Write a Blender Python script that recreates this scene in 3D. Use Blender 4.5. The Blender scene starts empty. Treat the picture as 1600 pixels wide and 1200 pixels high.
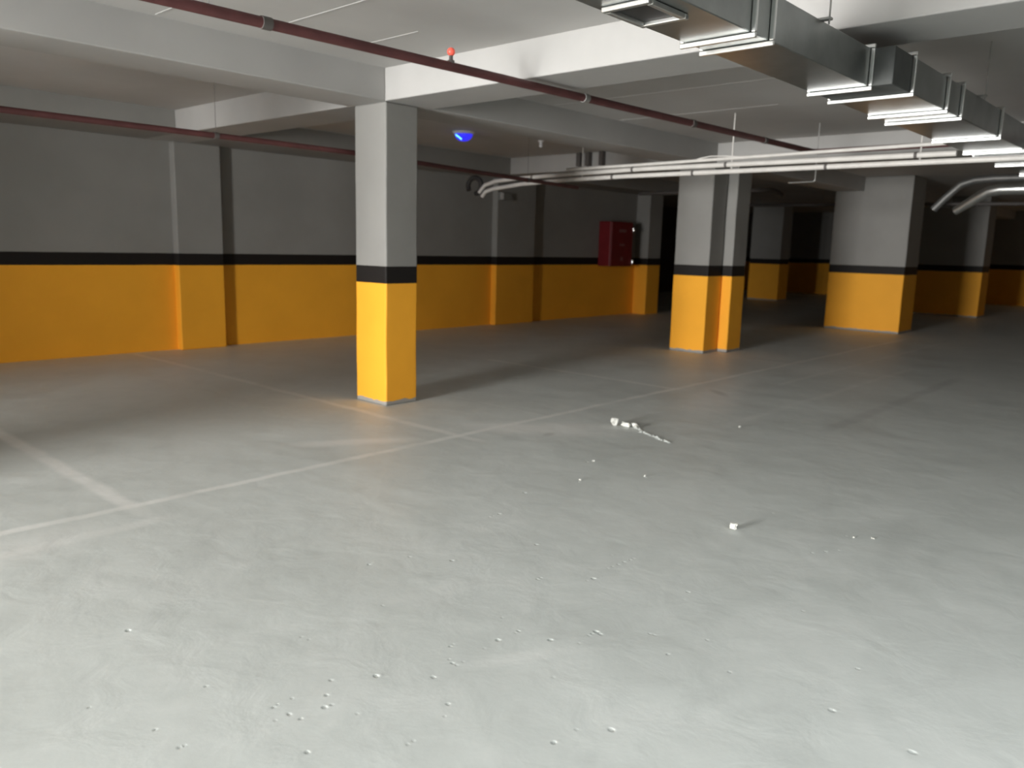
import bpy, bmesh, math, random
import numpy as np
from mathutils import Vector, Matrix, noise as mnoise
random.seed(4); mnoise.seed_set(3)
S = bpy.context.scene
COL = S.collection

# ------------------------------------------------------------------ helpers
def mark(o, label=None, cat=None, group=None, kind=None):
    if label: o['label'] = label
    if cat: o['category'] = cat
    if group: o['group'] = group
    if kind: o['kind'] = kind
    return o

def thing(name, loc, label, cat, group=None, kind=None):
    o = bpy.data.objects.new(name, None); COL.objects.link(o)
    o.location = loc; o.empty_display_size = .1
    return mark(o, label, cat, group, kind)

def obj(name, bm, m, parent=None, smooth=False):
    me = bpy.data.meshes.new(name); bm.to_mesh(me); bm.free()
    me.materials.append(m)
    if smooth:
        for p in me.polygons: p.use_smooth = True
        try: me.set_sharp_from_angle(angle=math.radians(40))
        except Exception: pass
    o = bpy.data.objects.new(name, me); COL.objects.link(o)
    if parent is not None:
        o.parent = parent
        o.matrix_parent_inverse = Matrix.Translation(-Vector(parent.location))
    return o

def box(bm, x0, x1, y0, y1, z0, z1, bev=0, seg=2):
    r = bmesh.ops.create_cube(bm, size=1)
    vs = r['verts']
    bmesh.ops.transform(bm, matrix=Matrix.Translation(((x0+x1)/2, (y0+y1)/2, (z0+z1)/2)) @
                        Matrix.Diagonal((abs(x1-x0), abs(y1-y0), abs(z1-z0), 1)), verts=vs)
    if bev:
        es = list({e for v in vs for e in v.link_edges})
        bmesh.ops.bevel(bm, geom=es, offset=bev, segments=seg, affect='EDGES', profile=.5)
    return bm

def tube(bm, pts, r, n=16, cap=True):
    pts = [Vector(p) for p in pts]
    rings = []
    up = None
    for i, p in enumerate(pts):
        if i == 0: t = pts[1]-p
        elif i == len(pts)-1: t = p-pts[i-1]
        else: t = (pts[i+1]-p).normalized()+(p-pts[i-1]).normalized()
        t.normalize()
        if up is None:
            up = Vector((0, 0, 1)) if abs(t.z) < .9 else Vector((1, 0, 0))
        a = t.cross(up).normalized(); up = a.cross(t).normalized()
        rr = r[i] if isinstance(r, (list, tuple)) else r
        rings.append([bm.verts.new(p+a*math.cos(k*2*math.pi/n)*rr+up*math.sin(k*2*math.pi/n)*rr) for k in range(n)])
    for a, b in zip(rings, rings[1:]):
        for k in range(n):
            bm.faces.new((a[k], a[(k+1) % n], b[(k+1) % n], b[k]))
    if cap:
        bm.faces.new(rings[0][::-1]); bm.faces.new(rings[-1])
    bmesh.ops.recalc_face_normals(bm, faces=bm.faces)
    return bm

def bend(p0, p1, p2, rad, n=8):
    """points p0 -> rounded corner at p1 -> p2"""
    p0, p1, p2 = map(Vector, (p0, p1, p2))
    a = p1+(p0-p1).normalized()*rad; b = p1+(p2-p1).normalized()*rad
    out = [p0]
    for i in range(n+1):
        t = i/n
        out.append(a*(1-t)**2+p1*2*t*(1-t)+b*t*t)
    out.append(p2)
    return out

def lathe(bm, prof, c, n=32, axis='z'):
    rings = []
    for r, h in prof:
        if r < 1e-6:
            rings.append([bm.verts.new((c[0], c[1], c[2]+h))])
        else:
            rings.append([bm.verts.new((c[0]+r*math.cos(k*2*math.pi/n), c[1]+r*math.sin(k*2*math.pi/n), c[2]+h)) for k in range(n)])
    for a, b in zip(rings, rings[1:]):
        for k in range(n):
            q = [a[k % len(a)], a[(k+1) % len(a)], b[(k+1) % len(b)], b[k % len(b)]]
            u = []
            for v in q:
                if v not in u: u.append(v)
            if len(u) > 2:
                try: bm.faces.new(u)
                except ValueError: pass
    bmesh.ops.recalc_face_normals(bm, faces=bm.faces)
    return bm

# ------------------------------------------------------------------ node helper
class NT:
    def __init__(s, m):
        m.use_nodes = True; s.t = m.node_tree; s.b = s.t.nodes.get('Principled BSDF')
    def n(s, typ, **kw):
        x = s.t.nodes.new(typ)
        for k, v in kw.items(): setattr(x, k, v)
        return x
    def put(s, sock, v):
        if hasattr(v, 'is_output') or isinstance(v, bpy.types.NodeSocket): s.t.links.new(v, sock)
        else: sock.default_value = v
    def math(s, op, a, b=0.0, c=None, clamp=False):
        x = s.n('ShaderNodeMath', operation=op, use_clamp=clamp)
        s.put(x.inputs[0], a); s.put(x.inputs[1], b)
        if c is not None: s.put(x.inputs[2], c)
        return x.outputs[0]
    def ss(s, v, e0, e1):
        x = s.n('ShaderNodeMapRange', interpolation_type='SMOOTHSTEP')
        s.put(x.inputs[0], v); x.inputs[1].default_value = e0; x.inputs[2].default_value = e1
        return x.outputs[0]
    def mix(s, f, a, b):
        x = s.n('ShaderNodeMix', data_type='RGBA')
        s.put(x.inputs[0], f); s.put(x.inputs[6], a); s.put(x.inputs[7], b)
        return x.outputs[2]
    def noise(s, vec, scale, detail=3, rough=.55, dist=0):
        x = s.n('ShaderNodeTexNoise'); s.put(x.inputs['Vector'], vec)
        x.inputs['Scale'].default_value = scale; x.inputs['Detail'].default_value = detail
        x.inputs['Roughness'].default_value = rough; x.inputs['Distortion'].default_value = dist
        return x.outputs[0]
    def bump(s, h, strength, dist=.01, normal=None):
        x = s.n('ShaderNodeBump'); s.put(x.inputs['Height'], h)
        x.inputs['Strength'].default_value = strength; x.inputs['Distance'].default_value = dist
        if normal is not None: s.put(x.inputs['Normal'], normal)
        return x.outputs[0]

def mat(name, col, rough=.6, metal=0, spec=.4, emit=None, estr=0):
    m = bpy.data.materials.new(name); t = NT(m)
    t.b.inputs['Base Color'].default_value = (*col, 1)
    t.b.inputs['Roughness'].default_value = rough
    t.b.inputs['Metallic'].default_value = metal
    t.b.inputs['Specular IOR Level'].default_value = spec
    if emit:
        t.b.inputs['Emission Color'].default_value = (*emit, 1); t.b.inputs['Emission Strength'].default_value = estr
    return m

def noisy(name, col, amt=.12, scale=2.0, rough=.6, metal=0, bumpd=.002, bscale=25, spec=.4):
    m = mat(name, col, rough, metal, spec); t = NT(m)
    P = t.n('ShaderNodeNewGeometry').outputs['Position']
    n1 = t.noise(P, scale, 4)
    d = tuple(c*(1-amt) for c in col); l = tuple(min(1, c*(1+amt)) for c in col)
    t.put(t.b.inputs['Base Color'], t.mix(t.ss(n1, .3, .7), (*d, 1), (*l, 1)))
    if bumpd: t.put(t.b.inputs['Normal'], t.bump(t.noise(P, bscale, 3), .35, bumpd))
    return m

# ------------------------------------------------------------------ colours
YEL = (.97, .44, .036); GRY = (.275, .271, .257); BLK = (.014, .012, .011)
PLAST = (.395, .389, .378)

def banded(name, skirt=False):
    """wall / column paint: yellow dado, black stripe, grey above"""
    m = mat(name, GRY, .6, 0, .22); t = NT(m)
    P = t.n('ShaderNodeNewGeometry').outputs['Position']
    sx = t.n('ShaderNodeSeparateXYZ'); t.put(sx.inputs[0], P)
    z = t.math('ADD', sx.outputs[2], t.math('MULTIPLY', t.math('SUBTRACT', t.noise(P, 6, 2), .5), .006))
    big = t.ss(t.noise(P, 1.1, 4), .3, .7)
    g = t.mix(big, (*[c*.93 for c in GRY], 1), (*[c*1.05 for c in GRY], 1))
    y = t.mix(big, (*[c*.95 for c in YEL], 1), (*[min(1, c*1.04) for c in YEL], 1))
    c = t.mix(t.math('GREATER_THAN', z, 1.165), y, (*BLK, 1))
    c = t.mix(t.math('GREATER_THAN', z, 1.325), c, g)
    if skirt:
        z2 = t.math('ADD', sx.outputs[2], t.math('MULTIPLY', t.math('SUBTRACT', t.noise(P, 9, 3), .5), .05))
        c = t.mix(t.math('LESS_THAN', z2, .04), c, (.33, .32, .30, 1))
    t.put(t.b.inputs['Base Color'], c)
    hi = t.noise(P, 60, 3); lo = t.noise(P, 5, 2)
    t.put(t.b.inputs['Normal'], t.bump(hi, .25, .002, t.bump(lo, .3, .01)))
    return m

M_WALL = banded('wall_paint'); M_COLM = banded('column_paint', True)
M_BEAM = noisy('beam_plaster', PLAST, .05, 1.2, .7, bumpd=.004, bscale=7)
M_DUCT = noisy('galvanised_sheet', (.36, .38, .375), .10, 5, .33, 1, .0015, 3)
M_FLANGE = noisy('galvanised_flange', (.80, .81, .80), .05, 8, .30, 1, .001, 30)
M_RED = noisy('red_pipe_paint', (.105, .036, .036), .15, 6, .55)
M_STEEL = noisy('zinc_steel', (.45, .45, .44), .1, 20, .4, .8)
M_PVC = noisy('pale_conduit', (.62, .60, .57), .06, 6, .42)
M_DARK = mat('rubber_and_grille_dark', (.03, .028, .027), .6)
M_BRKT = mat('dark_bracket', (.10, .09, .085), .6)
M_WHITE = mat('white_plastic', (.75, .75, .76), .4)
M_CHROME = mat('chrome', (.8, .8, .8), .25, 1)
M_CAB = noisy('cabinet_red', (.17, .010, .014), .08, 4, .4)
M_BLUE = mat('blue_lens', (.02, .03, .5), .15, 0, .5, (.035, .03, 1.0), .75)
M_CYAN = mat('lamp_strip', (.3, .7, 1), .3, 0, .5, (.12, .55, 1.0), 2.2)
M_TIP = mat('sprinkler_red_glow', (.85, .13, .09), .35, 0, .5, (1, .12, .08), .18)  # weak emission added to the red; the cap is no lamp
M_CANVAS = noisy('duct_canvas', (.085, .09, .088), .1, 8, .8)
M_CHUNK = noisy('mortar', (.66, .66, .62), .12, 60, .85, 0, .003, 120)

def ceiling_mat():
    m = mat('ceiling_plaster', PLAST, .75); t = NT(m)
    P = t.n('ShaderNodeNewGeometry').outputs['Position']
    big = t.ss(t.noise(P, .7, 4), .3, .7)
    c = t.mix(big, (.44, .433, .42, 1), (.50, .492, .478, 1))
    t.put(t.b.inputs['Base Color'], c)
    t.put(t.b.inputs['Normal'], t.bump(t.noise(P, 3, 3), .3, .01))
    return m
M_CEIL = ceiling_mat()

def floor_mat():
    m = mat('concrete_floor', (.6, .62, .6), .5, 0, .5); t = NT(m)
    P = t.n('ShaderNodeNewGeometry').outputs['Position']
    sx = t.n('ShaderNodeSeparateXYZ'); t.put(sx.inputs[0], P)
    X, Y = sx.outputs[0], sx.outputs[1]
    n_big = t.noise(P, .55, 5, .6, .6)
    n_mid = t.noise(P, 2.2, 5, .6, 1.0)
    n_fine = t.noise(P, 30, 4, .6)
    c = t.mix(t.ss(n_big, .3, .7), (.615, .645, .62, 1), (.685, .715, .69, 1))
    c = t.mix(t.math('MULTIPLY', t.ss(n_mid, .42, .72), .45), c, (.74, .76, .735, 1))
    c = t.mix(t.math('MULTIPLY', t.ss(n_mid, .48, .25), .30), c, (.52, .54, .52, 1))
    c = t.mix(t.math('MULTIPLY', t.ss(n_fine, .35, .75), .12), c, (.72, .73, .70, 1))
    wob = t.math('MULTIPLY', t.math('SUBTRACT', t.noise(P, 1.3, 4), .5), .10)
    fade = t.ss(t.noise(P, 1.9, 3), .30, .55)
    dust = (.88, .88, .85, 1)
    def line(coord, at, w, lo, hi, other, amt, col=dust):
        nonlocal c
        d = t.math('ABSOLUTE', t.math('SUBTRACT', t.math('ADD', coord, wob), at))
        k = t.ss(d, w, w*.25)
        k = t.math('MULTIPLY', k, t.ss(other, lo-.15, lo+.15))
        k = t.math('MULTIPLY', k, t.ss(other, hi+.15, hi-.15))
        k = t.math('MULTIPLY', k, t.math('MULTIPLY', t.math('ADD', t.math('MULTIPLY', fade, .6), .4), amt))
        c = t.mix(k, c, col)
    line(Y, 4.62, .055, .3, 16, X, .85)
    line(Y, 4.30, .075, -3, 1.9, X, .35)
    line(X, 1.84, .080, 4.55, 10.9, Y, .80)
    line(X, 4.47, .065, 4.35, 10.9, Y, .60)
    line(X, 7.85, .060, 4.6, 7.6, Y, .65)
    line(X, 10.9, .055, 3.2, 10.9, Y, .35)
    line(X, 5.62, .035, 4.5, 6.2, Y, .25)
    line(Y, 3.30, .07, 6.5, 12, X, .25)
    line(Y, 2.60, .10, 7.0, 11.5, X, .35, (.42, .43, .42, 1))
    line(Y, 3.95, .06, 9, 16, X, .3)
    def blot(cx, cy, rx, ry, ang, amt, col=dust):
        nonlocal c
        ca, sa = math.cos(ang), math.sin(ang)
        dx = t.math('SUBTRACT', X, cx); dy = t.math('SUBTRACT', Y, cy)
        u = t.math('ADD', t.math('MULTIPLY', dx, ca/rx), t.math('MULTIPLY', dy, sa/rx))
        v = t.math('ADD', t.math('MULTIPLY', dx, -sa/ry), t.math('MULTIPLY', dy, ca/ry))
        r = t.math('SQRT', t.math('ADD', t.math('POWER', t.math('ABSOLUTE', u), 2), t.math('POWER', t.math('ABSOLUTE', v), 2)))
        r = t.math('ADD', r, t.math('MULTIPLY', t.math('SUBTRACT', n_mid, .5), 1.3))
        c = t.mix(t.math('MULTIPLY', t.ss(r, 1.15, .2), amt), c, col)
    blot(3.72, 5.00, .50, .13, -.55, .8)
    blot(5.15, 4.35, .80, .30, -.95, .75)
    blot(5.55, 4.15, .40, .18, -.9, .40)
    blot(7.6, 4.0, 1.1, .35, .3, .65)
    blot(8.7, 4.35, .7, .22, .1, .35)
    blot(10.5, 4.1, .9, .3, .2, .30)
    blot(8.0, 4.15, .28, .07, .9, .5, (.42, .43, .41, 1))
    blot(5.05, 4.15, .10, .05, .2, .5, (.46, .46, .44, 1))
    blot(1.1, 4.35, .6, .25, .1, .35)
    blot(2.15, 1.86, .25, .06, -.5, .3)
    blot(4.6, 1.25, .8, .10, .15, .25, (.46, .48, .46, 1))
    t.put(t.b.inputs['Base Color'], c)
    t.put(t.b.inputs['Roughness'], t.math('ADD', .40, t.math('MULTIPLY', n_mid, .20)))
    b1 = t.bump(n_fine, .25, .0015)
    b2 = t.bump(t.noise(P, 4.5, 4, .5, .5), .45, .008, b1)
    b3 = t.bump(t.noise(P, 1.0, 3, .5), .45, .03, b2)
    t.put(t.b.inputs['Normal'], b3)
    return m
M_FLOOR = floor_mat()

# ------------------------------------------------------------------ setting
H_B, H_C = 2.80, 3.08         # underside of beams, ceiling
XN, XF, YW, YR = -4.5, 31.0, 10.92, -14.0

# floor: one sheet with real pits and a ragged crack
PITS = [(1.312,2.231),(1.33,2.234),(1.326,2.158),(1.385,2.234),(1.275,2.159),(1.339,2.109),(1.479,2.167),(1.546,2.236),(1.457,2.106),(1.432,2.11),(1.678,2.145),(1.486,2.002),(2.035,2.118),(2.017,2.114),(1.946,2.045),(1.935,2.016),(1.936,1.996),(1.969,1.996),(2.098,2.011),(2.186,2.019),(2.3,2.011),(2.28,2.008),(2.341,2.139),(1.518,1.755),(1.495,1.755),(1.652,2.586),(1.662,2.547),(2.056,2.582),(1.818,1.993),(1.679,1.786),(2.127,1.683),(2.01,1.343),(2.292,2.982),(2.309,2.988),(2.614,2.738),(3.108,2.587),(3.082,2.587),(3.096,2.136),(3.132,2.134),(3.173,2.128),(3.221,2.127),(3.266,2.119),(3.292,2.117),(3.251,2.227),(2.497,1.785),(2.523,1.782),(2.475,1.785),(2.517,1.758),(2.665,1.618),(2.669,1.599),(2.945,2.112),(2.905,2.12),(4.111,1.46),(4.179,1.418),(4.04,1.503),(4.503,1.933),(4.428,1.441),(4.428,1.469),(4.904,1.443),(4.583,2.906),(4.58,2.888),(4.636,3.443),(4.603,3.401),(4.662,3.796),(4.155,3.137),(4.2,3.156),(3.137,1.715),(3.05,1.687),(2.621,1.239),(2.786,1.423),(2.572,1.476),(3.244,3.06),(3.215,3.057),(3.296,3.058),(2.586,.59),(.886,2.66),(1.217,2.511),(1.008,2.24),(.982,2.385),(.993,2.242),(1.197,3.111),(2.639,.864),(3.327,1.253),(2.991,.901),(1.825,1.434),(3.711,3.225),(2.496,2.92),(2.749,2.293),(2.771,2.292),(2.396,1.773),(2.335,1.871),(1.737,1.829),(1.929,1.425),(1.254,1.944)]
CRACK = [(5.86, 3.84), (5.79, 3.73), (5.72, 3.62), (5.67, 3.51), (5.61, 3.39), (5.585, 3.30)]
def build_floor():
    st = .005
    xs = np.concatenate([np.linspace(-40, .6, 20), np.arange(.62, 6.3, st), np.linspace(6.35, 34, 30)])
    ys = np.concatenate([np.linspace(-16, .4, 10), np.arange(.42, 4.1, st), np.linspace(4.15, 18, 20)])
    gx, gy = np.meshgrid(xs, ys, indexing='ij')
    gz = np.zeros_like(gx)
    rng = np.random.RandomState(3)
    for (px, py) in PITS:
        r = rng.choice([.0030, .0038, .0046, .0066]); dep = r*rng.uniform(.8, 1.3); el = rng.uniform(.6, 1.5)
        ix = np.searchsorted(xs, [px-.05, px+.05]); iy = np.searchsorted(ys, [py-.05, py+.05])
        sl = np.s_[ix[0]:ix[1], iy[0]:iy[1]]
        d = np.hypot(gx[sl]-px, (gy[sl]-py)*el)
        gz[sl] -= dep*np.exp(-(d/r)**4)
        d2 = np.hypot(gx[sl]-px-.016, gy[sl]-py+.008)
        gz[sl] += dep*.10*np.exp(-(d2/(r*1.0))**2)
    # crack: lifted lip along one side, groove on the other
    for (a, b) in zip(CRACK, CRACK[1:]):
        n = int(math.hypot(b[0]-a[0], b[1]-a[1])/.012)
        for k in range(n):
            f = k/n
            px = a[0]+(b[0]-a[0])*f+rng.normal(0, .009); py = a[1]+(b[1]-a[1])*f
            ix = np.searchsorted(xs, [px-.06, px+.06]); iy = np.searchsorted(ys, [py-.05, py+.05])
            sl = np.s_[ix[0]:ix[1], iy[0]:iy[1]]
            d = np.hypot(gx[sl]-px, gy[sl]-py)
            gz[sl] = np.maximum(gz[sl], rng.uniform(.001, .014)*np.exp(-(d/rng.uniform(.008,.015))**2))
            d = np.hypot(gx[sl]-px+.028, gy[sl]-py)
            gz[sl] -= .003*np.exp(-(d/.012)**2)
    nx, ny = gx.shape
    co = np.stack([gx, gy, gz], -1).reshape(-1, 3)
    idx = np.arange(nx*ny).reshape(nx, ny)
    f = np.stack([idx[:-1, :-1], idx[1:, :-1], idx[1:, 1:], idx[:-1, 1:]], -1).reshape(-1, 4)
    me = bpy.data.meshes.new('floor')
    me.vertices.add(len(co)); me.vertices.foreach_set('co', co.ravel().astype(np.float32))
    me.loops.add(f.size); me.loops.foreach_set('vertex_index', f.ravel().astype(np.int32))
    me.polygons.add(len(f)); me.polygons.foreach_set('loop_start', np.arange(0, f.size, 4, dtype=np.int32))
    me.update(); me.validate()
    me.materials.append(M_FLOOR)
    me.polygons.foreach_set('use_smooth', np.ones(len(f), dtype=bool))
    o = bpy.data.objects.new('floor', me); COL.objects.link(o)
    return o
mark(build_floor(), 'dusty grey concrete floor with pale joint lines and pits', 'floor', kind='structure')

bm = bmesh.new(); 
WX0, WX1, WY0, WY1 = -.7, 1.9, -4.0, -1.0      # added ceiling hole, out of view, made to house the floor fill lamp
box(bm, XN-.3, WX0, YR-.3, 18.3, H_C, H_C+.25); box(bm, WX1, XF+.3, YR-.3, 18.3, H_C, H_C+.25)
box(bm, WX0, WX1, YR-.3, WY0, H_C, H_C+.25); box(bm, WX0, WX1, WY1, 18.3, H_C, H_C+.25)
for (x0, x1, y0, y1) in [(3.40, 3.412, 2.6, 5.6), (4.12, 4.132, 4.75, 5.4), (2.7, 2.712, 1.2, 5.9), (8.36, 8.375, 3.9, 5.9), (7.1, 7.112, 2.5, 5.9)]:
    box(bm, x0, x1, y0, y1, H_C-.003, H_C+.01)
ceil = mark(obj('ceiling', bm, M_CEIL), 'pale plastered concrete ceiling slab', 'ceiling', kind='structure')

# left wall with its pilasters
bm = bmesh.new(); box(bm, XN, 16.88, YW, YW+.35, 0, H_C)
wl = mark(obj('wall_left', bm, M_WALL), 'long wall with yellow lower band, black stripe and grey above', 'wall', kind='structure')
for x0, x1, dep in ((-1.2, -.55, .13), (5.10, 5.76, .13), (11.38, 12.5, .13), (16.32, 16.875, .36)):
    bm = bmesh.new(); box(bm, x0, x1, YW-dep, YW+.02, 0, H_B, .012)
    obj('pilaster', bm, M_WALL, wl)

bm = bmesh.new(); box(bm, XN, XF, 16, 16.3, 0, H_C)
mark(obj('wall_recess', bm, noisy('recess_dark_grey', (.07, .07, .067), .15, 1, .8)), 'dark recessed wall beyond the end of the long wall', 'wall', kind='structure')  # one even dark grey, without the paint bands
bm = bmesh.new(); box(bm, XF, XF+.3, YR, 16.3, 0, H_C)
mark(obj('wall_back', bm, M_WALL), 'far end wall lost in darkness', 'wall', kind='structure')
bm = bmesh.new(); box(bm, XN, XF, YR-.3, YR, 0, H_C)
mark(obj('wall_right', bm, M_WALL), 'right-hand wall out of view', 'wall', kind='structure')
# entrance wall behind the camera: solid except for the daylight gateway
OY0, OY1, OZ1 = -1.0, 6.0, 2.8
bm = bmesh.new()
box(bm, XN-.3, XN, YR, OY0, 0, H_C); box(bm, XN-.3, XN, OY1, YW+.35, 0, H_C); box(bm, XN-.3, XN, OY0, OY1, OZ1, H_C)
mark(obj('wall_front', bm, M_WALL), 'entrance wall with a wide gateway open to daylight', 'wall', kind='structure')

# ---- beams
def beam(name, x0, x1, y0, y1, label, z0=H_B, m=None):
    bm = bmesh.new(); box(bm, x0, x1, y0, y1, z0, H_C+.01, .010, 2)
    return mark(obj(name, bm, m or M_BEAM), label, 'beam', 'ceiling beams', 'structure')
CB = [(-1.32, -.75, 'cross beam above the camera, out of view'),
      (4.78, 5.34, 'pale cross beam brightly lit on its side, over the nearest yellow column'),
      (10.90, 11.33, 'cross beam over the pair of thin twin columns'),
      (11.36, 11.80, 'second cross beam behind the joint at the twin columns')]
for x0, x1, l in CB: beam('cross_beam', x0, x1, YR+.01, YW-.001, l)
LX = [(XN+.01, -1.321), (-.749, 4.779), (5.341, 10.899), (11.801, 16.965), (17.81, 23.425), (24.21, XF-.01)]
LL = ['long beam behind the camera', 'long beam crossing the top left corner to the nearest column',
      'long beam between the nearest column and the twin columns', 'long beam past the twin columns',
      'long beam past the wide dim column', 'long beam at the dark far end']
for (x0, x1), l in zip(LX, LL): beam('long_beam', x0, x1, 5.95, 6.50, l)
for (x0, x1), l in zip(LX[:3]+[(11.801, 16.88)], ['edge beam on the long wall behind the camera', 'edge beam on top of the wall at the left edge',
                                'edge beam on the wall behind the nearest column', 'edge beam on the wall above the red cabinet']):
    beam('edge_beam', x0, x1, 10.03, YW-.002, l, m=M_WALL)

# ---- columns
def column(x0, x1, y0, y1, label, top=H_B-.001):
    bm = bmesh.new()
    box(bm, x0, x1, y0, y1, 0, top, .016, 3)
    # slight plaster irregularity on real geometry
    zs = np.arange(.12, top-.1, .12)
    for z in zs:
        bmesh.ops.bisect_plane(bm, geom=bm.verts[:]+bm.edges[:]+bm.faces[:], plane_co=(0, 0, z), plane_no=(0, 0, 1))
    for v in bm.verts:
        k = .006*min(1, v.co.z/.2)*min(1, max(0, (top-v.co.z)/.2))
        q = mnoise.noise_vector(Vector((v.co.x*1.2, v.co.y*1.2, v.co.z*1.9)))
        v.co.x += q.x*k; v.co.y += q.y*k
    o = obj('concrete_column', bm, M_COLM)
    return mark(o, label, 'column', 'square columns painted yellow, black and grey', 'thing')
column(4.782, 5.17, 5.95, 6.41, 'nearest square column, bright yellow below a black band, grey above')
column(10.90, 11.33, 5.98, 6.57, 'wider left column of the twin pair in mid distance')
column(11.36, 11.80, 5.83, 6.50, 'narrower right column of the twin pair, with bare foot')
column(16.97, 17.80, 5.03, 6.52, 'wide dim column right of the twin pair, partly shaded', H_C-.001)
column(23.43, 24.20, 5.08, 6.70, 'dark brownish column behind the wide one at right', H_C-.001)
column(24.9, 25.6, 11.15, 12.18, 'small far column seen between twin pair and wide column', H_C-.001)
column(-1.30, -.87, 5.62, 6.41, 'column behind the camera')

# ------------------------------------------------------------------ fire hose cabinet
cx0, cx1, cy, cz0, cz1 = 14.84, 15.70, 10.60, 1.14, 2.13
cab = thing('fire_hose_cabinet', (15.27, YW, cz0), 'red metal fire cabinet hung on the grey wall near its far end', 'cabinet')
bm = bmesh.new(); box(bm, cx0, cx1, cy, YW-.001, cz0, cz1, .012); obj('body', bm, M_CAB, cab)
bm = bmesh.new(); box(bm, cx0+.02, cx1-.02, cy-.022, cy-.001, cz0+.02, cz1-.02, .006); door = obj('door', bm, M_CAB, cab)
for z in (1.97, 1.24):
    bm = bmesh.new(); box(bm, cx1-.03, cx1+.025, cy-.05, cy-.02, z-.045, z+.045, .01); obj('latch', bm, M_CHROME, door)
for z, w, h in ((1.93, .27, .07), (1.62, .20, .045), (1.31, .08, .08)):
    bm = bmesh.new(); box(bm, 15.28-w/2, 15.28+w/2, cy-.026, cy-.0215, z-h/2, z+h/2, .002)
    p = obj('marking', bm, mat('faded_marking', (.22, .10, .10), .5), door); p['label'] = 'pale worn marking'

# ------------------------------------------------------------------ blue lamp
L = Vector((8.06, 8.32, H_C))
lamp = thing('ceiling_lamp', L, 'round ceiling lamp glowing deep blue behind the nearest column', 'lamp')
bm = bmesh.new(); lathe(bm, [(0, 0), (.155, 0), (.155, -.018), (.14, -.03), (0, -.03)], L); b = obj('base', bm, M_WHITE, lamp, True)
bm = bmesh.new(); lathe(bm, [(.125, -.031), (.12, -.06), (.10, -.09), (.065, -.115), (.03, -.124), (0, -.126)], L)
b = obj('dome', bm, M_BLUE, lamp, True); b['label'] = 'glowing blue dome'
bm = bmesh.new()
tube(bm, [L+Vector((-.118+.0, .03, -.050)), L+Vector((-.122, .0, -.066)), L+Vector((-.108, -.028, -.086)), L+Vector((-.075, -.035, -.108))], .010, 8)
b = obj('lamp_strip', bm, M_CYAN, lamp, True); b['label'] = 'bright cyan streak'

# small white bulb holder
Bp = Vector((9.34, 8.0, H_C))
bulb = thing('bulb_holder', Bp, 'tiny pale bulb holder on the ceiling right of the blue lamp', 'lamp')
bm = bmesh.new(); lathe(bm, [(0, 0), (.045, 0), (.045, -.012), (.022, -.02), (.022, -.05), (0, -.05)], Bp, 20); obj('socket', bm, M_WHITE, bulb, True)
bm = bmesh.new(); lathe(bm, [(.014, -.051), (.026, -.065), (.027, -.078), (.016, -.094), (0, -.098)], Bp, 20); obj('bulb', bm, M_WHITE, bulb, True)

# ------------------------------------------------------------------ front red sprinkler pipe
def ypipe(x): return 4.285+(x-2.05)*(4.055-4.285)/(9.7-2.05)
ZP = 2.742
rp = thing('sprinkler_pipe', (3.9, ypipe(3.9), H_C), 'dark red sprinkler pipe running diagonally across the foreground ceiling', 'pipe')
bm = bmesh.new()
tube(bm, [(XN+.02, ypipe(XN), ZP), (2, ypipe(2), ZP), (6, ypipe(6), ZP)]+bend((9.0, ypipe(9.0), ZP), (9.76, ypipe(9.76), ZP), (9.76, 3.4, ZP), .09)[0:]+[(9.76, -3, ZP)], .031, 20)
obj('pipe_run', bm, M_RED, rp, True)
for x in (2.58, 5.42, 7.05, 8.5):
    bm = bmesh.new(); tube(bm, [(x-.03, ypipe(x), ZP), (x+.03, ypipe(x), ZP)], .036, 20)
    c = obj('coupling', bm, M_BRKT if x != 5.42 else M_STEEL, rp, True)
for x in (2.2,):
    bm = bmesh.new(); tube(bm, [(x+.05, ypipe(x), ZP+.025), (x+.05, ypipe(x), H_C)], .003, 8); obj('hanger_rod', bm, M_STEEL, rp, True)
sx_, sy_ = 3.965, ypipe(3.965)
bm = bmesh.new(); tube(bm, [(sx_, sy_, ZP+.02), (sx_, sy_, ZP+.040), (sx_, sy_, ZP+.041), (sx_, sy_, ZP+.072)], [.026, .024, .014, .013], 14)
obj('sprinkler_stem', bm, M_BRKT, rp, True)
bm = bmesh.new(); lathe(bm, [(0, .070), (.016, .073), (.025, .083), (.028, .097), (.024, .112), (.012, .122), (0, .124)], (sx_, sy_, ZP), 18)
o = obj('sprinkler_cap', bm, M_TIP, rp, True); o['label'] = 'orange-red sprinkler cap with a slight added glow'

# ------------------------------------------------------------------ back red pipe
ZB = 2.387
def zb(x): return float(np.interp(x, [5.0, 8.6], [ZB, ZB-.032]))
P2 = [(XN+.02, 6.60), (-2, 6.57), (1.88, 6.545), (4.0, 6.515), (5.0, 6.53), (6.26, 6.70), (9.0, 7.02)]
rb = thing('sprinkler_pipe', (4.6, 6.52, H_C), 'thin dark red pipe passing behind the nearest column toward the cable pipes', 'pipe')
bm = bmesh.new(); tube(bm, [(x, y, zb(x)) for x, y in P2], .024, 16); obj('pipe_run', bm, M_RED, rb, True)
def yb(x): return float(np.interp(x, [p[0] for p in P2], [p[1] for p in P2]))
for x in (3.45, 7.8):
    bm = bmesh.new(); tube(bm, [(x-.02, yb(x), zb(x)), (x+.02, yb(x), zb(x))], .029, 16); obj('coupling', bm, M_BRKT, rb, True)
    bm = bmesh.new(); tube(bm, [(x, yb(x), ZB+.02), (x, yb(x), H_C if not 5.95 < yb(x) < 6.5 else H_B)], .002, 6); obj('hanger_rod', bm, M_BRKT, rb, True)

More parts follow.
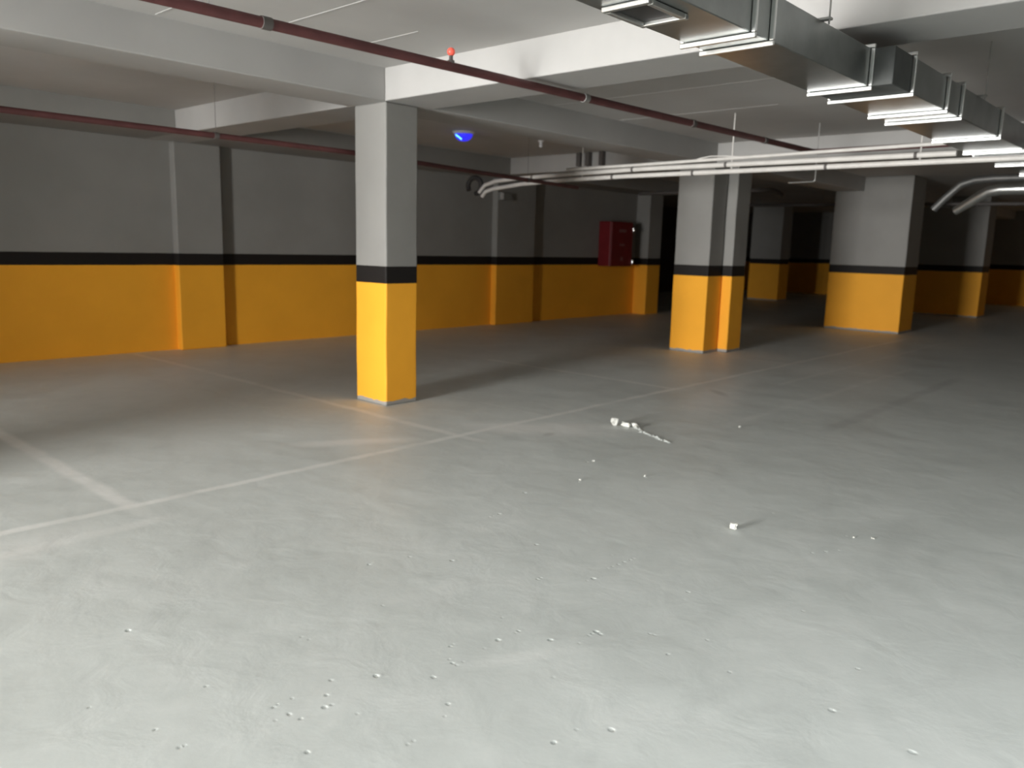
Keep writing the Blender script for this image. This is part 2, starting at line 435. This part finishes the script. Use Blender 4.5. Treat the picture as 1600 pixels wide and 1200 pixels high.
# ------------------------------------------------------------------ bundle of pale conduits
XC = 8.60
def cond(name, pts, r, label, clamps):
    t = thing(name, pts[-1], label, 'pipe', 'pale cable pipes under the beams')
    bm = bmesh.new(); tube(bm, pts, r, 16); obj('pipe_run', bm, M_PVC, t, True)
    for y in clamps:
        z = float(np.interp(y, [p[1] for p in pts][::-1], [p[2] for p in pts][::-1])) if pts[0][1] > pts[-1][1] else float(np.interp(y, [p[1] for p in pts], [p[2] for p in pts]))
        bm = bmesh.new(); tube(bm, [(XC, y-.014, z), (XC, y+.014, z)], r+.005, 16); obj('clamp', bm, M_BRKT, t, True)
    return t
lo = [(XC, -6, 2.448), (XC, 2.0, 2.443), (XC, 5.9, 2.438), (XC, 6.9, 2.425), (XC, 7.7, 2.395), (XC, 8.25, 2.345), (XC, 8.40, 2.31), (XC, 8.47, 2.24)]
cond('conduit', lo, .027, 'lowest pale pipe of the bundle crossing in front of the columns', (5.0, 3.43, 6.15))
mi = [(XC, 2.20, 2.512), (XC, 5.7, 2.516), (XC, 6.9, 2.497), (XC, 7.7, 2.478), (XC, 8.2, 2.452), (XC, 8.42, 2.40), (XC, 8.53, 2.30)]
cond('conduit', mi, .027, 'middle pale pipe of the bundle crossing in front of the columns', (5.85, 4.58, 2.56, 7.5))
tp = [(XC, 2.18, 2.612), (XC, 3.6, 2.596), (XC, 5.75, 2.568), (XC, 6.9, 2.560)]
tc = cond('conduit', tp, .019, 'topmost thin pale pipe of the bundle', ())
for y in (6.67, 4.53, 2.53):
    bm = bmesh.new(); tube(bm, [(XC+.038, y, 2.44), (XC+.038, y, H_C)], .008, 8)
    obj('hanger_rod', bm, M_PVC, tc, True)
bm = bmesh.new(); tube(bm, [(XC, 5.02, 2.575), (XC-.01, 4.92, 2.60), (XC-.01, 4.78, 2.618), (XC-.01, 4.6, 2.612), (XC-.01, 4.38, 2.59)], .007, 8)
mark(obj('cable', bm, M_PVC, None, True), 'thin pale cable arching above the pipe bundle', 'cable')
# dark curved end
ring = []
for k in range(19):
    a = math.radians(215-k*17)
    ring.append((XC+.06+.002*k, 8.70-.13*math.cos(a), 2.41+.115*math.sin(a)))
bm = bmesh.new(); tube(bm, ring, .036, 12)
mark(obj('hose_bend', bm, M_DARK, None, True), 'dark looped hose at the left end of the pale pipes', 'hose')

# U-shaped rod hanger and junction box
bm = bmesh.new(); tube(bm, bend((9.8, 4.03, H_C), (9.8, 4.03, 2.40), (9.8, 4.32, 2.395), .03)+[(9.8, 4.36, 2.395)], .007, 8)
mark(obj('rod_hanger', bm, M_STEEL, None, True), 'thin bent metal rod hanging below the pipe bundle', 'hanger')
jb = thing('junction_box', (11.55, YW-.13, 2.47), 'small grey box with a white strip high on the wall pilaster', 'box')
bm = bmesh.new(); box(bm, 11.40, 11.72, YW-.20, YW-.131, 2.40, 2.54, .006); obj('body', bm, noisy('box_grey', (.2, .2, .19), .05), jb)
bm = bmesh.new(); box(bm, 11.39, 11.47, YW-.205, YW-.2005, 2.405, 2.53, .001); o = obj('strip', bm, M_WHITE, jb)
# dark brackets on the second cross beam
for y0, y1, l in ((6.60, 6.68, 'left dark bracket on the twin-column cross beam'), (6.42, 6.50, 'middle dark bracket on the twin-column cross beam'), (6.15, 6.22, 'right dark bracket on the twin-column cross beam')):
    bm = bmesh.new(); box(bm, 10.80, 10.899, y0+1.8, y1+1.8, 2.86, H_C, .004)
    mark(obj('steel_bracket', bm, M_BRKT), l, 'bracket', 'brackets on the cross beam')

# ------------------------------------------------------------------ rectangular ventilation duct
YF, ZB0, ZT0 = 2.085, 2.495, 2.70
duct = thing('ventilation_duct', (5, 1.8, ZT0), 'galvanised rectangular air duct hanging along the ceiling at upper right', 'duct')
FX = [-2.1, -.4, 1.0, 3.44, 3.62, 4.90, 5.22, 5.94, 6.29, 7.46, 8.44, 8.66+.12, 9.70, 10.9]
def ynear(x): return 1.755 if x < 5.2 else 1.625
edges = [XN+.02]+FX+[11.4]
for a, b in zip(edges, edges[1:]):
    yn = 1.625 if a == 4.90 else ynear((a+b)/2)
    bm = bmesh.new(); box(bm, a+.002, b-.002, yn, YF, ZB0, ZT0, .004, 1)
    if a == 4.90:
        o = obj('canvas_connector', bm, M_CANVAS, duct); o['label'] = 'dark grey fabric joint between duct sections'
    else: obj('duct_section', bm, M_DUCT, duct)
def ring_frame(x, yn):
    bm = bmesh.new(); g = .024; w = .009
    o0, o1 = (yn-g, ZB0-g), (YF+g, ZT0+g)
    # angle-profile frame made of four bars standing proud of the sheet
    box(bm, x-w, x+w, o0[0], o1[0], ZB0-g, ZB0-.0015, .004, 2)
    box(bm, x-w, x+w, o0[0], o1[0], ZT0+.0015, ZT0+g, .004, 2)
    box(bm, x-w, x+w, yn-g, yn-.0015, ZB0-.001, ZT0+.001, .004, 2)
    box(bm, x-w, x+w, YF+.0015, YF+g, ZB0-.001, ZT0+.001, .004, 2)
    return obj('flange', bm, M_FLANGE, duct)
for x in FX: ring_frame(x, min(ynear(x-.05), ynear(x+.05)) if x > 5.0 else 1.755)
for x in (1.2, 4.2, 6.8, 9.0):
    for y in (ynear(x)-.03, YF+.03):
        bm = bmesh.new(); tube(bm, [(x, y, ZT0-.02), (x, y, H_C)], .005, 8); obj('hanger_rod', bm, M_STEEL, duct)
    bm = bmesh.new(); box(bm, x-.02, x+.02, ynear(x)-.04, YF+.04, ZT0+.001, ZT0+.012); obj('hanger_strap', bm, M_STEEL, duct)
def grille(x0, x1, y0, y1):
    bm = bmesh.new(); z1 = ZB0-.001; z0 = ZB0-.022
    w = .028
    box(bm, x0, x0+w, y0, y1, z0, z1, .005); box(bm, x1-w, x1, y0, y1, z0, z1, .005)
    box(bm, x0+w, x1-w, y0, y0+w, z0, z1, .005); box(bm, x0+w, x1-w, y1-w, y1, z0, z1, .005)
    g = obj('air_grille', bm, M_FLANGE, duct)
    bm = bmesh.new(); box(bm, x0+w, x1-w, y0+w, y1-w, z1-.004, z1)  # dark plate stands in for the unlit hollow of the grille
    obj('grille_dark_plate', bm, M_DARK, g)
    return g
grille(2.74, 3.04, 1.83, 2.055); grille(8.95, 9.2, 1.75, 1.98)

# ------------------------------------------------------------------ round ducts at the right
t = thing('round_duct', (13, 0, 2.49), 'silver round duct bending down at the right edge', 'duct')
pts = [(13, -5, 2.487), (13, 2.3, 2.487), (13, 2.72, 2.487), (13.02, 2.86, 2.465), (13.05, 2.98, 2.40), (13.1, 3.12, 2.31), (13.15, 3.30, 2.20)]
bm = bmesh.new(); tube(bm, pts, [.078, .078, .078, .076, .072, .066, .056], 24); obj('duct_run', bm, M_FLANGE, t, True)
for y in (2.5, 2.3):
    bm = bmesh.new(); tube(bm, [(13, y-.02, 2.487), (13, y+.02, 2.487)], .080, 24); obj('duct_collar', bm, M_FLANGE, t, True)
t = thing('round_duct', (13.4, 0, 2.66), 'dull dark round duct above and behind the silver one', 'duct')
pts = [(13.4, -5, 2.67), (13.4, 2.9, 2.67), (13.4, 3.15, 2.655), (13.4, 3.32, 2.60), (13.4, 3.5, 2.42), (13.4, 3.66, 2.24)]
bm = bmesh.new(); tube(bm, pts, .055, 20); obj('duct_run', bm, noisy('dull_duct', (.16, .16, .155), .1, 5, .5, .6), t, True)
def hangers(t, pts):
    for x, y, z in pts:
        bm = bmesh.new(); tube(bm, [(x, y, z), (x, y, H_C)], .004, 8); obj('hanger_rod', bm, M_BRKT, t, True)
hangers(t, [(13.4, 2.0, 2.70), (13.4, -1, 2.70)])
hangers([o for o in bpy.data.objects if o.name == 'round_duct'][0], [(13, 1.2, 2.55), (13, -1.4, 2.55)])
# far pipes
t = thing('far_pipe', (20, 4, 2.7), 'faint straight pipe in the dark space between the columns', 'pipe')
bm = bmesh.new(); tube(bm, [(20, -4, 2.62), (20, 10.5, 2.74)], .04, 12); obj('pipe_run', bm, M_BRKT, t, True)
hangers(t, [(20, 0, 2.67), (20, 8, 2.74)])
bm = bmesh.new(); tube(bm, bend((15, 10, 2.72), (15, 6.95, 2.72), (15, 6.75, 2.60), .1), .04, 12)
t = thing('far_pipe', (15, 7, 2.7), 'faint bent pipe end just right of the twin columns', 'pipe')
obj('pipe_run', bm, M_BRKT, t, True); hangers(t, [(15, 8, 2.75)])

# ------------------------------------------------------------------ rubble on the floor
def chunk(name, c, s, rot, label, seed, cat='stone'):
    bm = bmesh.new()
    bmesh.ops.create_cube(bm, size=1)
    bmesh.ops.bevel(bm, geom=bm.edges[:], offset=.12, segments=2, affect='EDGES')
    bmesh.ops.subdivide_edges(bm, edges=bm.edges[:], cuts=1, use_grid_fill=True)
    R = Matrix.Rotation(rot, 4, 'Z') @ Matrix.Rotation(rot*.2, 4, 'X')
    for v in bm.verts:
        q = mnoise.noise_vector(v.co*1.7+Vector((seed*3.1, 0, 0)))
        v.co += q*.34
        v.co = R @ Vector((v.co.x*s[0], v.co.y*s[1], v.co.z*s[2]))
    mz = min(v.co.z for v in bm.verts)
    for v in bm.verts: v.co += Vector((c[0], c[1], -mz-.001))
    return mark(obj(name, bm, M_CHUNK, None, True), label, cat, 'loose bits of mortar on the floor')
chunk('mortar_lump', (4.065, 1.965), (.030, .040, .034), .25, 'small white block alone on the open floor at right', 1)
chunk('mortar_lump', (5.77, 3.985), (.05, .05, .055), .9, 'largest pale lump at the tip of the floor crack', 2)
chunk('mortar_lump', (5.80, 3.885), (.06, .07, .032), .4, 'flat pale lump next to the largest one at the crack', 3)
chunk('mortar_lump', (5.835, 3.80), (.05, .06, .028), 1.4, 'third pale lump along the floor crack', 5)
K = [(4.44, 1.43, .014, 'small light pebble left of its twin, right of the white block'), (4.50, 1.35, .016, 'small light pebble, one of two below right of the white block'),
     (4.19, 3.15, .016, 'pebble on the floor centre, below the crack tip'), (4.65, 3.38, .018, 'pale chip left of the crack'),
     (4.60, 2.90, .020, 'pale chip on the floor below the crack end'), (6.55, 3.18, .022, 'pale chip on the floor right of the crack')]
for i, (x, y, s, l) in enumerate(K): chunk('mortar_chip', (x, y), (s*1.0, s*.8, s*.45), i*.8, l, 7+i)

# ------------------------------------------------------------------ light
w = bpy.data.worlds.new('sky'); S.world = w; w.use_nodes = True
bg = w.node_tree.nodes['Background']; bg.inputs[0].default_value = (.86, .93, 1, 1); bg.inputs[1].default_value = .35
def area(name, loc, rot, sx, sy, power, col=(1, 1, 1)):
    l = bpy.data.lights.new(name, 'AREA'); l.shape = 'RECTANGLE'; l.size = sx; l.size_y = sy
    l.energy = power; l.color = col
    o = bpy.data.objects.new(name, l); COL.objects.link(o); o.location = loc; o.rotation_euler = rot
    return o
#L0
# daylight through the gateway (faces +x)
area('gateway_daylight', (-9, 4.1, 1.45), (0, math.radians(-90), 0), 2.6, 3.2, 2600, (1.0, .985, .96))
area('near_floor_fill', (.6, -2.5, H_C+.24), (0, 0, 0), 2.5, 2.9, 150, (.93, .98, 1.0))  # added unseen fill lamp in the ceiling hole, brightens the near floor
#L1
# ------------------------------------------------------------------ camera (solved from the vanishing points of walls and beams)
cam = bpy.data.cameras.new('camera'); co = bpy.data.objects.new('camera', cam); COL.objects.link(co)
f = 1254.0; H = 1.55
def ray(x, y): return Vector((x-800, y-600, f))
d1 = ray(1957, 413).normalized(); d2 = ray(-600, 347); d2 = (d2-d1*d1.dot(d2)).normalized()
up = d1.cross(d2)
if up.y > 0: up = -up
R3 = Matrix((d1, d2, up))
rx = R3 @ Vector((1, 0, 0)); ry = R3 @ Vector((0, -1, 0)); rz = R3 @ Vector((0, 0, -1))
co.matrix_world = Matrix(((rx.x, ry.x, rz.x, 0), (rx.y, ry.y, rz.y, 0), (rx.z, ry.z, rz.z, H), (0, 0, 0, 1)))
cam.sensor_width = 36; cam.lens = f/1600*36; cam.clip_start = .05; cam.clip_end = 200
S.camera = co
cam.dof.use_dof = True; cam.dof.focus_distance = 3.0; cam.dof.aperture_fstop = 2.8
S.view_settings.view_transform = 'Standard'; S.view_settings.look = 'None'
S.view_settings.gamma = 1; S.view_settings.exposure = .22; S.view_settings.use_curve_mapping = False
try:
    S.cycles.use_denoising = True; S.cycles.max_bounces = 8; S.cycles.diffuse_bounces = 6
    S.cycles.sample_clamp_indirect = 6
except Exception: pass
